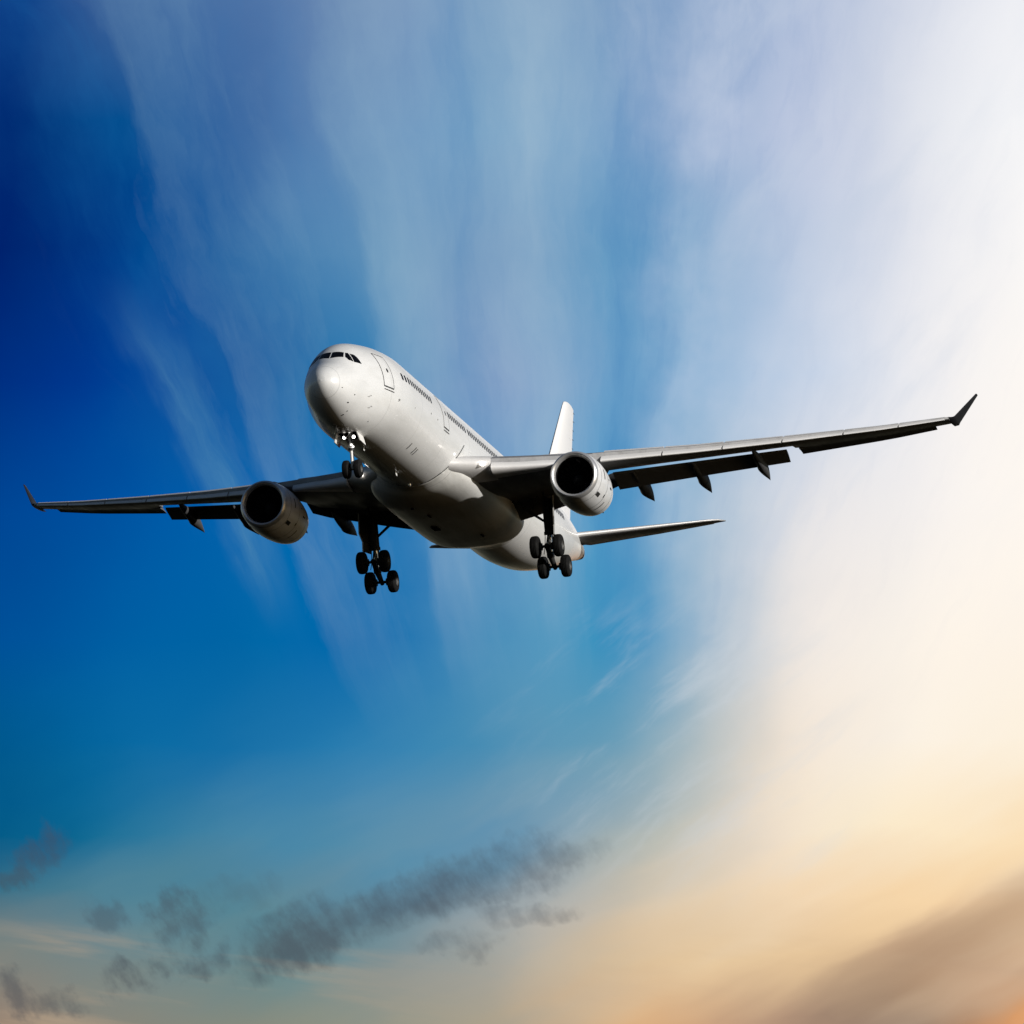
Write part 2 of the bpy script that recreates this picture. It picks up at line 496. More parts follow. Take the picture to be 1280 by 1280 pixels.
# ---------------------------------------------------------------- the airliner
root = bpy.data.objects.new("airliner", None)
scene.collection.objects.link(root)
root.empty_display_size = 3
root['label'] = "plain white twin-engine airliner flying with its landing gear lowered"
root['category'] = "airplane"
T = np.eye(4)
T[:3, :3] = P2W
T[:3, 3] = P2W @ (BASE - CP) + np.array([0, 0, 1.7])
root.matrix_world = Matrix(T.tolist())

# --- fuselage: x, crown height, keel height, half width
PRF = np.array([
    [0.70, -.95, -.95, 0], [0.74, -.74, -1.14, .21], [0.82, -.56, -1.32, .37], [1.0, -.31, -1.56, .63], [1.3, -.05, -1.82, .89],
    [1.7, .21, -2.04, 1.12], [2.2, .47, -2.26, 1.34], [2.7, .76, -2.43, 1.50], [3.2, 1.17, -2.57, 1.62], [3.7, 1.57, -2.68, 1.72],
    [4.2, 1.86, -2.76, 1.84], [4.7, 2.06, -2.80, 1.98], [5.7, 2.31, -2.84, 2.24], [6.7, 2.49, -2.85, 2.49], [8.0, 2.68, -2.85, 2.71],
    [10.0, 2.82, -2.82, 2.82], [14, 2.82, -2.82, 2.82], [30, 2.82, -2.82, 2.82], [38, 2.82, -2.82, 2.82], [42, 2.82, -2.80, 2.82], [46, 2.82, -2.50, 2.74],
    [50, 2.79, -1.75, 2.4], [54, 2.70, -.75, 1.84], [58, 2.52, .35, 1.18], [61, 2.28, 1.1, .64], [62.5, 2.07, 1.47, .30]])


def pchip(x, xs, ys):
    h = np.diff(xs)
    dl = np.diff(ys) / h
    d = np.zeros(len(xs))
    d[0], d[-1] = dl[0], dl[-1]
    for i in range(1, len(xs) - 1):
        if dl[i - 1] * dl[i] > 0:
            w1, w2 = 2 * h[i] + h[i - 1], h[i] + 2 * h[i - 1]
            d[i] = (w1 + w2) / (w1 / dl[i - 1] + w2 / dl[i])
    i = int(np.clip(np.searchsorted(xs, x) - 1, 0, len(xs) - 2))
    t = (x - xs[i]) / h[i]
    return (ys[i] * (1 + 2 * t) * (1 - t) ** 2 + d[i] * h[i] * t * (1 - t) ** 2 + ys[i + 1] * t * t * (3 - 2 * t) + d[i + 1] * h[i] * t * t * (t - 1))


def prof(x):
    x = min(max(x, 0.7), 62.5)
    return [float(pchip(x, PRF[:, 0], PRF[:, k])) for k in (1, 2, 3)]


def on_skin(p, off=0.0):
    """move a point out to the fuselage skin in its own cross-section"""
    x, y, z = p
    t, b, w = prof(x)
    zc, h = (t + b) / 2, (t - b) / 2
    y, z = y, z - zc
    f = math.sqrt((y / w) ** 2 + (z / h) ** 2)
    y, z = y / f, z / f
    n = np.array([y / w ** 2, z / h ** 2])
    n /= np.linalg.norm(n)
    return np.array([x, y + n[0] * off, z + zc + n[1] * off])


def side(x, z, s=-1, off=0.0):
    t, b, w = prof(x)
    zc, h = (t + b) / 2, (t - b) / 2
    k = max(0.0, 1 - ((z - zc) / h) ** 2)
    return on_skin((x, s * w * math.sqrt(k), z), off)


def belly(x, y, off=0.0):
    t, b, w = prof(x)
    zc, h = (t + b) / 2, (t - b) / 2
    return on_skin((x, y, zc - h * math.sqrt(max(0.0, 1 - (y / w) ** 2))), off)


BAY = (5.55, 7.15, 0.52)                       # nose gear bay: x from, x to, half width
fx = sorted(set([round(0.7 + v, 4) for v in (0.002, .008, .02, .04, .07, .12, .18, .26, .36, .48)] + [round(v, 3) for v in np.arange(1.3, 10, .185)] + [BAY[0], BAY[1]] + list(np.arange(10, 42, 1.0)) + list(np.arange(42, 61.01, .5))))
rings = []
for x in fx:
    t, b, w = prof(x)
    th = np.linspace(0, 2 * np.pi, 128, endpoint=False)
    rings.append(np.stack([np.full(128, x), w * np.sin(th), (t + b) / 2 - (t - b) / 2 * np.cos(th)], 1))
fm = MB()
fm.grid(rings, 'white', True, True, True, skip=lambda c: BAY[0] < c[0] < BAY[1] and abs(c[1]) < BAY[2] and c[2] < -1.5)
fuselage = fm.build('fuselage', root, 60)

# nose gear bay (an open recess)
mb = MB()
yw = BAY[2] + .05
a0, a1 = BAY[0] - .05, BAY[1] + .05
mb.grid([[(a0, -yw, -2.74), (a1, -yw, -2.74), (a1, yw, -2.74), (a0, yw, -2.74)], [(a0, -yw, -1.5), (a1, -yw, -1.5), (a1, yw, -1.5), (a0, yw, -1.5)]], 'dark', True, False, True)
for k in range(5):
    mb.tube([(a0 + .2 + .3 * k, -yw, -2.2), (a0 + .2 + .3 * k, yw, -2.2)], .03, 'gear', 6)
mb.tube([(a0, -.3, -2.45), (a1, -.25, -2.35)], .025, 'gearwhite', 6)
mb.build('nose_gear_bay', root, 30)

# --- cockpit windows
FRONT = [(2.70, .035, .70), (3.28, .035, 1.22), (3.42, .63, 1.19), (3.04, .68, .80)]
SIDE1 = [(3.44, .70, 1.176), (3.53, .83, 1.167), (3.26, 1.20, .575), (3.07, .98, .655), (3.12, .78, .86)]
SIDE2 = [(3.56, .91, 1.13), (3.75, 1.11, 1.09), (3.81, 1.29, .90), (3.83, 1.50, .545), (3.30, 1.24, .56)]


def patch(poly, off, n=9):
    """a smooth skin patch of any convex outline, as a fan of rings towards its middle"""
    poly = [np.array(p, float) for p in poly]
    edge = []
    for a, b in zip(poly, poly[1:] + poly[:1]):
        for t in np.linspace(0, 1, n, endpoint=False):
            edge.append(a + (b - a) * t)
    c = np.mean(edge, 0)
    rows = []
    for k in (1.0, .85, .6, .3, .02):
        rows.append([on_skin(c + (e - c) * k, off if k < 1 else off - .006) for e in edge])
    rows.insert(0, [on_skin(e, -.02) for e in edge])
    return rows


for s in (-1, 1):
    for P in (FRONT, SIDE1, SIDE2):
        mb = MB()
        mb.grid(patch([(x, s * y, z) for x, y, z in P], .018), 'glass', True, False, True)
        mb.build('cockpit_window', fuselage, 50)

# --- cabin windows on the port side
wx = list(np.arange(8.42, 14.5, .533)) + list(np.arange(18.3, 22.1, .533)) + list(np.arange(22.85, 47.0, .533))
wm = None
for x in wx:
    mb = MB()
    pts = []
    for a in np.linspace(0, 2 * np.pi, 20, endpoint=False):
        ca_, sa_ = math.cos(a), math.sin(a)
        pts.append((x + .135 * math.copysign(abs(ca_) ** .6, ca_), .80 + .21 * math.copysign(abs(sa_) ** .6, sa_)))
    mb.grid([[side(px, pz, -1, o) for px, pz in pts] for o in (-.01, .012)], 'glass', True, False, True)
    mb.build('cabin_window', fuselage, 40)

# --- cabin doors
for x0, x1, z0, z1, strong in ((5.78, 6.86, -.28, 1.62, True), (16.75, 17.9, -.22, 1.68, False)):
    zs = np.linspace(z0, z1, 18)
    xs_ = np.linspace(x0, x1, 8)
    mb = MB()
    mb.grid([[side(x, z, -1, .012) for x in xs_] for z in zs], 'white')
    door = mb.build('cabin_door', root, 50)
    wl = .024 if strong else .014
    mb = MB()
    for xa in (x0, x1):
        mb.grid([[side(xa + d, z, -1, .016) for d in (-wl, wl)] for z in zs], 'seal')
    mb.grid([[side(x, z1 + d, -1, .016) for d in (-wl, wl)] for x in xs_], 'seal')
    mb.grid([[side(x, z0 + d, -1, .018) for d in (-.035, .035)] for x in xs_], 'seal')
    mb.build('door_seal', door, 50)
    mb = MB()
    mb.grid([[side(x, z0 - .17 + d, -1, .02) for d in (-.022, .022)] for x in np.linspace(x0 + .02, x1 + .05, 8)], 'seal')
    mb.build('door_sill', door, 50)
    mb = MB()
    xm = (x0 + x1) / 2 + .1
    mb.grid([[side(xm + .09 * math.cos(a), .72 + .13 * math.sin(a), -1, o) for a in np.linspace(0, 2 * np.pi, 16, endpoint=False)] for o in (.0, .022)], 'glass', True, False, True)
    mb.build('door_window', door, 40)

# --- small skin fittings: probes, vents, hatches, drains
def dot(pts, off, mat, name):
    mb = MB()
    mb.grid(patch(pts, off), mat, True, False, True)
    return mb.build(name, fuselage, 40)


for x, z, lx, lz in ((1.55, -1.25, .10, .05), (2.47, -1.89, .16, .07), (2.67, -1.44, .10, .07), (2.98, -2.24, .08, .05), (3.05, -2.41, .1, .05), (5.5, -2.31, .07, .06), (7.6, -.74, .06, .20), (7.72, -.70, .05, .18), (10.5, -.54, .08, .05), (13.9, -.10, .07, .12), (15.34, -.13, .06, .12), (17.5, .6, .06, .06)):
    p = side(x, z)
    pts = [side(x + a * lx * .7, z + b * lz * .7) for a, b in ((-.5, -.5), (.5, -.5), (.5, .5), (-.5, .5))]
    dot(pts, .02, 'seal', 'air_vent')
for x, y in ((12.65, -1.78), (13.7, -1.76), (14.05, -1.74)):
    pts = [belly(x + a * .07, y + b * .36) for a, b in ((-.5, -.5), (.5, -.5), (.5, .5), (-.5, .5))]
    dot(pts, .02, 'seal', 'outflow_vent')
# outline of the cargo hatch joint and the antennas under the belly
for x, y, h in ((9.3, 0.0, .16), (15.9, -.1, .2)):
    mb = MB()
    b0 = belly(x, y)
    mb.grid([[b0 + np.array(p) for p in ((-.2, 0, .05), (0, -.025, .05), (.25, 0, .05), (0, .025, .05))], [b0 + np.array(p) for p in ((.02, 0, -h), (.1, -.012, -h), (.28, 0, -h), (.1, .012, -h))]], 'white', True, True, True)
    mb.build('blade_antenna', fuselage, 30)
for s in (-1,):
    for x, z in ((4.35, -1.15), (4.75, -1.65)):
        b0 = side(x, z, s)
        n = side(x, z, s, 1.0) - b0
        mb = MB()
        mb.tube([b0 - n * .03, b0 + n * .10, b0 + n * .13 + np.array((-.12, 0, 0)), b0 + n * .13 + np.array((-.26, 0, 0))], [.018, .016, .012, .01], 'seal', 8)
        mb.build('pitot_probe', fuselage, 40)

# --- belly fairing: swells out of the fuselage skin behind a slanting front joint
FR = np.array([  # x, half width, keel, crown
    [19, 3.10, -3.30, -.35], [23, 3.22, -3.36, -.3], [26, 3.26, -3.44, -.3], [30, 3.26, -3.45, -.3], [33, 3.25, -3.43, -.3], [36, 3.2, -3.36, -.35], [38.4, 3.1, -3.3, -.4]])


def front_joint(z):
    return 19.62 + (0.0 if z < -2.4 else .62 * (min(z, .3) + 2.4) ** 1.35)


def rear_joint(z):
    return 37.9 - (0.0 if z < -2.4 else .8 * (min(z, .3) + 2.4) ** 1.1)


def ease(t):
    t = min(max(t, 0.0), 1.0)
    return t * t * (3 - 2 * t)


def swell(t):
    t = min(max(t, 0.0), 1.0)
    return (1 - (1 - t) ** 2.2) * ease(min(1.0, t * 2.5 + .15)) if t > 0 else 0.0


rings = []
for x in np.concatenate([np.arange(19.2, 25, .18), np.arange(25, 33, .5), np.arange(33, 38.3, .18)]):
    w, kb, tb = [float(np.interp(x, FR[:, 0], FR[:, k])) for k in (1, 2, 3)]
    zc = -1.75
    t_, b_, w_ = prof(x)
    row = []
    for th in np.linspace(0, 2 * np.pi, 120, endpoint=False):
        e = 2.0 / 2.7
        sy, cz = math.sin(th), math.cos(th)
        yb = w * math.copysign(abs(sy) ** e, sy)
        zb = zc - (zc - kb) * abs(cz) ** e if cz > 0 else zc + (tb - zc) * abs(cz) ** e
        zf = zc * .0 + (t_ + b_) / 2 + (zb - (t_ + b_) / 2) * .92
        zf = max(b_ + 1e-3, min(t_ - 1e-3, zf))
        if zb > -1.75:
            yk = w_ * math.sqrt(max(0.0, 1 - ((zf - (t_ + b_) / 2) / ((t_ - b_) / 2)) ** 2)) * (abs(sy) ** e)
            pf = np.array([x, math.copysign(yk, sy), zf])
            nrm = np.array([0, sy, 0])
        else:
            q = np.array([yb / w_, (zb - (t_ + b_) / 2) / ((t_ - b_) / 2)])
            q = q / np.linalg.norm(q)
            pf = np.array([x, q[0] * w_, (t_ + b_) / 2 + q[1] * (t_ - b_) / 2])
            nrm = np.array([0, q[0], q[1]])
        f0, r0 = front_joint(pf[2]), rear_joint(pf[2])
        k = swell((x - f0) / (3.0 + 1.6 * ease((-2.2 - zb) / 1.2) + 1.0 * ease((zb + 2.4) / 1.5))) * ease((r0 - x) / 3.6)
        off = .035 if f0 < x < r0 else -.10
        p = pf + nrm * off * (1 - k)
        p = p + (np.array([x, yb, zb]) - p) * k
        row.append(p)
    rings.append(row)
mb = MB()
mb.grid(rings, 'fairing', True, True, True)
fairing = mb.build('belly_fairing', root, 60)
# the dark joint where the fairing meets the fuselage
mb = MB()
seam_pts = [(front_joint(z), z) for z in np.linspace(-2.80, -.30, 30)]
for s in (-1, 1):
    mb.grid([[side(x + d, z, s, .045) for d in (-.05, .03)] for x, z in seam_pts], 'seal')
mb.build('fairing_joint', fairing, 60)
for x, y, w_, l_ in ((28.5, .9, .4, 1.0), (25.2, .4, .12, .7), (23.2, .9, .16, .16), (31.5, -1.2, .1, .6)):
    mb = MB()
    kz = float(pchip(x, FR[:, 0], FR[:, 2]))
    mb.box((x, y, kz + .02), (l_, w_, .1), 'dark')
    mb.build('drain_vent', fairing, 30)

# --- wings
ST = np.array([  # y, x of the leading edge, chord, z, thickness, incidence
    [1.2, 19.4, 14.6, -1.68, .13, .6], [2.2, 20.05, 13.9, -1.60, .128, .6], [3.4, 20.85, 13.0, -1.50, .124, .5], [5.0, 21.9, 11.7, -1.34, .118, .3], [9.37, 24.7, 8.1, -.84, .110, -.8],
    [15, 28.3, 6.3, -.06, .102, -2.4], [20, 31.5, 5.0, .76, .102, -2.8], [25, 34.7, 3.65, 1.66, .10, -2.4], [28.75, 37.1, 2.45, 2.44, .10, -2.0]])


def st(y):
    return [float(np.interp(y, ST[:, 0], ST[:, k])) for k in range(1, 6)]


def foil(y, xc, up, dx=0.0, dzz=0.0):
    """point of the wing surface at span y, chord fraction xc, +1 upper / -1 lower"""
    xl, c, z, t, inc = st(y)
    yt = 5 * t * (.2969 * math.sqrt(max(xc, 0)) - .126 * xc - .3516 * xc ** 2 + .2843 * xc ** 3 - .1030 * xc ** 4)
    cam_ = .018 * math.sin(math.pi * min(1, xc) ** 1.5) + (-.02 * xc ** 6)
    zz = cam_ + up * yt
    if up < 0 and y > 9.3 and y < 19.76 and xc > .2:
        zz += .62 * yt * min(1.0, (xc - .2) / .33)
    if up < 0 and xc > .5:
        zz += .012 * math.sin(math.pi * (xc - .5) / .5)
    i = R_(inc)
    X, Z = xc * c, zz * c
    return np.array([xl + X * math.cos(i) + Z * math.sin(i) + dx, y, z + Z * math.cos(i) - X * math.sin(i) + dzz])


def box_end(y):
    return (31.2 - st(y)[0]) / st(y)[1] if y < 9.6 else .555


def S(p, s):
    p = np.array(p, float)
    p[..., 1] *= s
    return p


def panel(ys, c0, c1, mat, mb, s, n=14, shape=None):
    """closed aerofoil-section panel between two chord fractions"""
    rows = []
    for y in ys:
        a0, a1 = (c0(y) if callable(c0) else c0), (c1(y) if callable(c1) else c1)
        k = (1 - np.cos(np.linspace(0, np.pi, n))) / 2
        xs_ = a0 + (a1 - a0) * k
        row = [foil(y, x, 1) for x in xs_[::-1]] + [foil(y, x, -1) for x in (xs_[1:] if a0 <= 0 else xs_)]
        if shape:
            row = [shape(y, p) for p in row]
        rows.append(S(row, s))
    mb.grid(rows, mat, True, True, True)
    return mb


def slat_shape(y, p):
    xl, c, z, t, inc = st(y)
    out_ = min(1.0, max(0.0, (y - 4.5) / 5.0))
    a = R_(8 + 14 * out_)
    px, pz = xl + .15 * c, z
    k = c if y > 6 else c * .8
    X, Z = p[0] - px, p[2] - pz
    return np.array([px + X * math.cos(a) + Z * math.sin(a) - (.012 + .01 * out_) * k, p[1], pz + Z * math.cos(a) + X * math.sin(a) + (-.004 + .022 * out_) * k])


def flap_rows(ys, cf, gap, defl, zoff, s):
    """flap sections: own thick aerofoil hung behind and below the wing's rear edge"""
    rows = []
    for y in ys:
        b = foil(y, box_end(y), -1)
        xl, c, z, t, inc = st(y)
        L = cf(y)
        a = R_(defl + inc)
        row = []
        for up, ks in ((1, np.linspace(1, 0, 12)), (-1, np.linspace(0, 1, 12)[1:])):
            for k in ks:
                yt = 5 * .13 * (.2969 * math.sqrt(k) - .126 * k - .3516 * k ** 2 + .2843 * k ** 3 - .1036 * k ** 4)
                X, Z = k * L, (up * yt + (.03 * math.sin(math.pi * k))) * L
                row.append((b[0] + gap + X * math.cos(a) + Z * math.sin(a), y, b[2] + (zoff(y) if callable(zoff) else zoff) + Z * math.cos(a) - X * math.sin(a)))
        rows.append(S(row, s))
    return rows


SLATS = [(4.35, 8.35), (10.05, 13.22), (13.31, 16.42), (16.51, 19.62), (19.71, 22.92), (23.01, 25.92), (26.01, 28.5)]
FAIR = [  # fairing: tip (x, y, z), length, half width, half height
    (35.8, 7.7, -1.76, 5.8, .36, .50), (35.9, 10.85, -1.30, 5.8, .35, .50), (36.8, 14.2, -.90, 5.6, .33, .46), (37.1, 17.75, -.38, 5.4, .32, .44)]

for s in (-1, 1):
    mb = MB()
    ys_in = list(np.linspace(1.2, 9.6, 11))
    ys_mid = list(np.linspace(9.6, 19.75, 12))
    ys_out = list(np.linspace(19.75, 28.75, 12))
    # fixed box: full nose under the slats, cut off at the flap shroud
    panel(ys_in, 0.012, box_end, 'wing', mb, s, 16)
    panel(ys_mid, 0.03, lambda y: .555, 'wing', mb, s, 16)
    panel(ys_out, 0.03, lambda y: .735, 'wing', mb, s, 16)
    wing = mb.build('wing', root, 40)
    # root fillet ahead of the slat
    mb = MB()
    rows = []
    for y, grow, fwd in ((1.3, .75, .5), (2.2, .85, .32), (2.75, 1.0, .16), (3.2, 1.02, .06), (3.7, 1.02, .03), (4.3, 1.0, .0)):
        row = []
        xl, c, z, t, inc = st(y)
        k = (1 - np.cos(np.linspace(0, np.pi, 12))) / 2 * .16
        for x, up in [(x, 1) for x in k[::-1]] + [(x, -1) for x in k[1:]]:
            p = foil(y, x, up)
            p[2] = z + (p[2] - z) * grow * 1.012
            p[0] -= fwd * (1 - x / .16)
            row.append(p)
        rows.append(S(row, s))
    mb.grid(rows, 'slat', True, True, True)
    mb.build('wing_root_fillet', wing, 40)
    for y0, y1 in SLATS:
        mb = MB()
        panel(np.linspace(y0, y1, 6), 0.0, lambda y: .15 if y > 6 else .13, 'slat', mb, s, 14, slat_shape)
        mb.build('slat', wing, 40)
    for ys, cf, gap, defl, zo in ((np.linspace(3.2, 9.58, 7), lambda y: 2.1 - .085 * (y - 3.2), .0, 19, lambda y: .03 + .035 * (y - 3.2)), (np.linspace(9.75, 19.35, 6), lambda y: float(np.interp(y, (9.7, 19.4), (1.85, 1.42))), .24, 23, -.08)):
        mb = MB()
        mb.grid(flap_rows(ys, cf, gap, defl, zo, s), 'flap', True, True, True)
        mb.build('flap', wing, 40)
    mb = MB()
    panel(np.linspace(19.95, 27.7, 8), .742, 1.0, 'flap', mb, s, 10)
    mb.build('aileron', wing, 30)
    for tx, ty, tz, L, hw, hh in FAIR:
        mb = MB()
        rows = []
        top = foil(ty, .45, -1)
        for k in np.linspace(0, 1, 22):
            r = max(.02, (math.sin(math.pi * min(1, k / .9) ** .75 / 2)) if k < .55 else (1 - ((k - .55) / .45) ** 1.6) if k < 1 else .02)
            zt = top[2] - .12 + (tz - top[2] + .12) * k ** 1.7 - .06 * math.sin(math.pi * k)
            th = np.linspace(0, 2 * np.pi, 20, endpoint=False)
            rows.append(S(np.stack([np.full(20, tx - L * (1 - k)), ty + hw * r * np.sin(th), zt - hh * 1.2 * r * np.cos(th) * np.where(np.cos(th) > 0, 1.0 - .45 * k, .9)], 1), s))
        mb.grid(rows, 'canoe', True, True, True)
        mb.build('flap_track_fairing', wing, 50)
    # canted winglet
    mb = MB()
    rows = []
    xl, c, z, t, inc = st(28.75)
    for y, xw, cw, zw in ((28.72, 37.12, 2.38, 2.44), (28.98, 37.32, 2.22, 2.50), (29.06, 37.5, 1.9, 2.60), (30.12, 39.25, .60, 4.27), (30.15, 39.40, .45, 4.31)):
        k = (1 - np.cos(np.linspace(0, np.pi, 10))) / 2
        ny = min(1.0, (zw - 2.47) / .4)
        row = []
        for x, up in [(x, 1) for x in k[::-1]] + [(x, -1) for x in k[1:]]:
            yt = 5 * .09 * (.2969 * math.sqrt(x) - .126 * x - .3516 * x ** 2 + .2843 * x ** 3 - .1030 * x ** 4) * cw * up
            row.append((xw + x * cw, y - yt * ny * .86, zw + yt * (1 - ny * .5)))
        rows.append(S(row, s))
    mb.grid(rows, 'winglet', True, True, True)
    mb.build('winglet', wing, 40)
    # landing lamp in the wing root
    p = S(np.array([21.0, 3.92, -1.58]), s) if s < 0 else np.array([20.62, 3.25, -1.66])
    mb = MB()
    mb.lathe([(-.22, .10), (0, .13), (.02, .125), (.05, .08), (.06, .01)], p, (-1, -.25 * -s * -1, -.12), 'lamp', 20)
    mb.build('landing_lamp', wing, 40)

# --- engines
for s in (-1, 1):
    o = np.array([20.95, 9.34 * s, -2.72])
    ax = np.array([1.0, -.02 * s, -.035])
    ax /= np.linalg.norm(ax)
    mb = MB()
    mb.lathe([(.26, 1.42), (.6, 1.47), (1.2, 1.54), (1.9, 1.57), (2.6, 1.56), (3.3, 1.52), (4.0, 1.45), (4.6, 1.36), (4.95, 1.28), (4.97, 1.25), (4.6, 1.24)], o, ax, 'nacelle', 72)
    eng = mb.build('engine', root, 40)
    mb = MB()
    mb.lathe([(.255, 1.425), (.15, 1.40), (.05, 1.345), (.0, 1.28), (.03, 1.21), (.12, 1.155), (.28, 1.12), (.3, 1.115)], o, ax, 'lip', 72)
    mb.build('intake_lip', eng, 60)
    mb = MB()
    mb.lathe([(.30, 1.116), (.7, 1.14), (1.25, 1.2), (1.8, 1.22)], o, ax, 'dark', 60)
    mb.build('intake_duct', eng, 60)
    # fan with swept blades in front of a dark disc
    mb = MB()
    mb.lathe([(1.62, 1.21), (1.62, .05)], o, ax, 'dark', 48)
    a_ = np.cross(ax, (0, 0, 1.0))
    a_ /= np.linalg.norm(a_)
    b_ = np.cross(ax, a_)
    for k in range(26):
        g = []
        for r, tw, dxx in ((.36, .05, 0), (.7, .09, .02), (1.0, .13, .05), (1.19, .16, .09)):
            c0 = 2 * math.pi * k / 26 + .10 * r
            row = []
            for d_, q in ((-.06, -.10), (.06, .12)):
                an = c0 + tw * (1 if d_ > 0 else -1) * .6
                row.append(o + ax * (1.42 + dxx + q) + r * (math.cos(an) * a_ + math.sin(an) * b_))
            g.append(row)
        mb.grid(g, 'fan')
    mb.build('fan', eng, 30)
    mb = MB()
    mb.lathe([(.95, .01), (1.0, .08), (1.15, .2), (1.35, .31), (1.55, .37)], o, ax, 'fan', 32)
    mb.build('spinner', eng, 40)
    mb = MB()
    mb.lathe([(4.0, 1.0), (4.6, .95), (5.15, .72), (5.15, .66), (4.8, .6)], o, ax, 'titan', 48)
    mb.lathe([(4.4, .5), (4.9, .45), (5.3, .25), (5.5, .02)], o, ax, 'titan', 32)
    mb.build('exhaust_nozzle', eng, 40)
    # pylon
    mb = MB()
    rows = []
    for x, zt, zb, hw in ((22.0, -1.24, -1.6, .03), (22.8, -1.04, -1.7, .2), (24.0, -.88, -1.7, .24), (25.5, -1.02, -1.9, .24), (27.2, -1.1, -2.1, .2), (28.8, -1.15, -1.6, .1), (29.6, -1.2, -1.4, .03)):
        rows.append([(x, o[1] + a * hw, z) for a, z in ((-1, zt), (-1, (zt + zb) / 2), (-1, zb), (1, zb), (1, (zt + zb) / 2), (1, zt))])
    mb.grid(rows, 'wing', True, True, True)
    mb.build('pylon', eng, 50)
    # panel joints, latches and vents on the cowl
    def cowl(sx, ang, off):
        P = [(.26, 1.42), (.6, 1.47), (1.2, 1.54), (1.9, 1.57), (2.6, 1.56), (3.3, 1.52), (4.0, 1.45), (4.6, 1.36), (4.95, 1.28)]
        r = float(np.interp(sx, [p[0] for p in P], [p[1] for p in P])) + off
        return o + ax * sx + r * (math.cos(ang) * -a_ * 1.0 + math.sin(ang) * np.array([0, 0, 1.0]))
    mb = MB()
    for sx, wd in ((.82, .012), (2.25, .014), (3.9, .014)):
        mb.grid([[cowl(sx + d, a, .009) for d in (-wd, wd)] for a in np.linspace(0, 2 * np.pi, 73)], 'seal')
    mb.build('cowl_joint', eng, 60)
    for sx, ang, lx, la_ in ((1.15, -41, .55, 9), (1.45, 8, .12, 22), (2.15, -34, .12, 7), (2.9, -55, .10, 26), (3.2, -8, .5, 4), (2.6, 6, .2, 3)):
        for flip in ((0, 1) if s < 0 else (0, 1)):
            an = R_(ang) if flip == 0 else R_(180 - ang)
            g = [[cowl(sx + u * lx, an + R_(v * la_), .014) for u in (-.5, 0, .5)] for v in np.linspace(-.5, .5, 5)]
            mb = MB()
            mb.grid(g, 'seal')
            mb.build('cowl_vent', eng, 40)


# --- landing gear
def wheel(parent, c, r, w, rim_r):
    p = [(-w * .5, rim_r), (-w * .5, r * .72), (-w * .46, r * .86), (-w * .36, r * .955), (-w * .2, r * .992), (-w * .17, r * .98), (-w * .14, r * .995), (-w * .03, r), (0, r * .985), (w * .03, r),
         (w * .14, r * .995), (w * .17, r * .98), (w * .2, r * .992), (w * .36, r * .955), (w * .46, r * .86), (w * .5, r * .72), (w * .5, rim_r)]
    mb = MB()
    mb.lathe(p, c, (0, 1, 0), 'tyre', 40)
    mb.build('tyre', parent, 50)
    mb = MB()
    mb.lathe([(-w * .44, .02), (-w * .44, rim_r * .35), (-w * .3, rim_r * .45), (-w * .28, rim_r * .8), (-w * .5, rim_r * 1.01), (w * .5, rim_r * 1.01), (w * .28, rim_r * .8), (w * .3, rim_r * .45), (w * .44, rim_r * .35), (w * .44, .02)], c, (0, 1, 0), 'rim', 32)
    mb.build('wheel_rim', parent, 40)


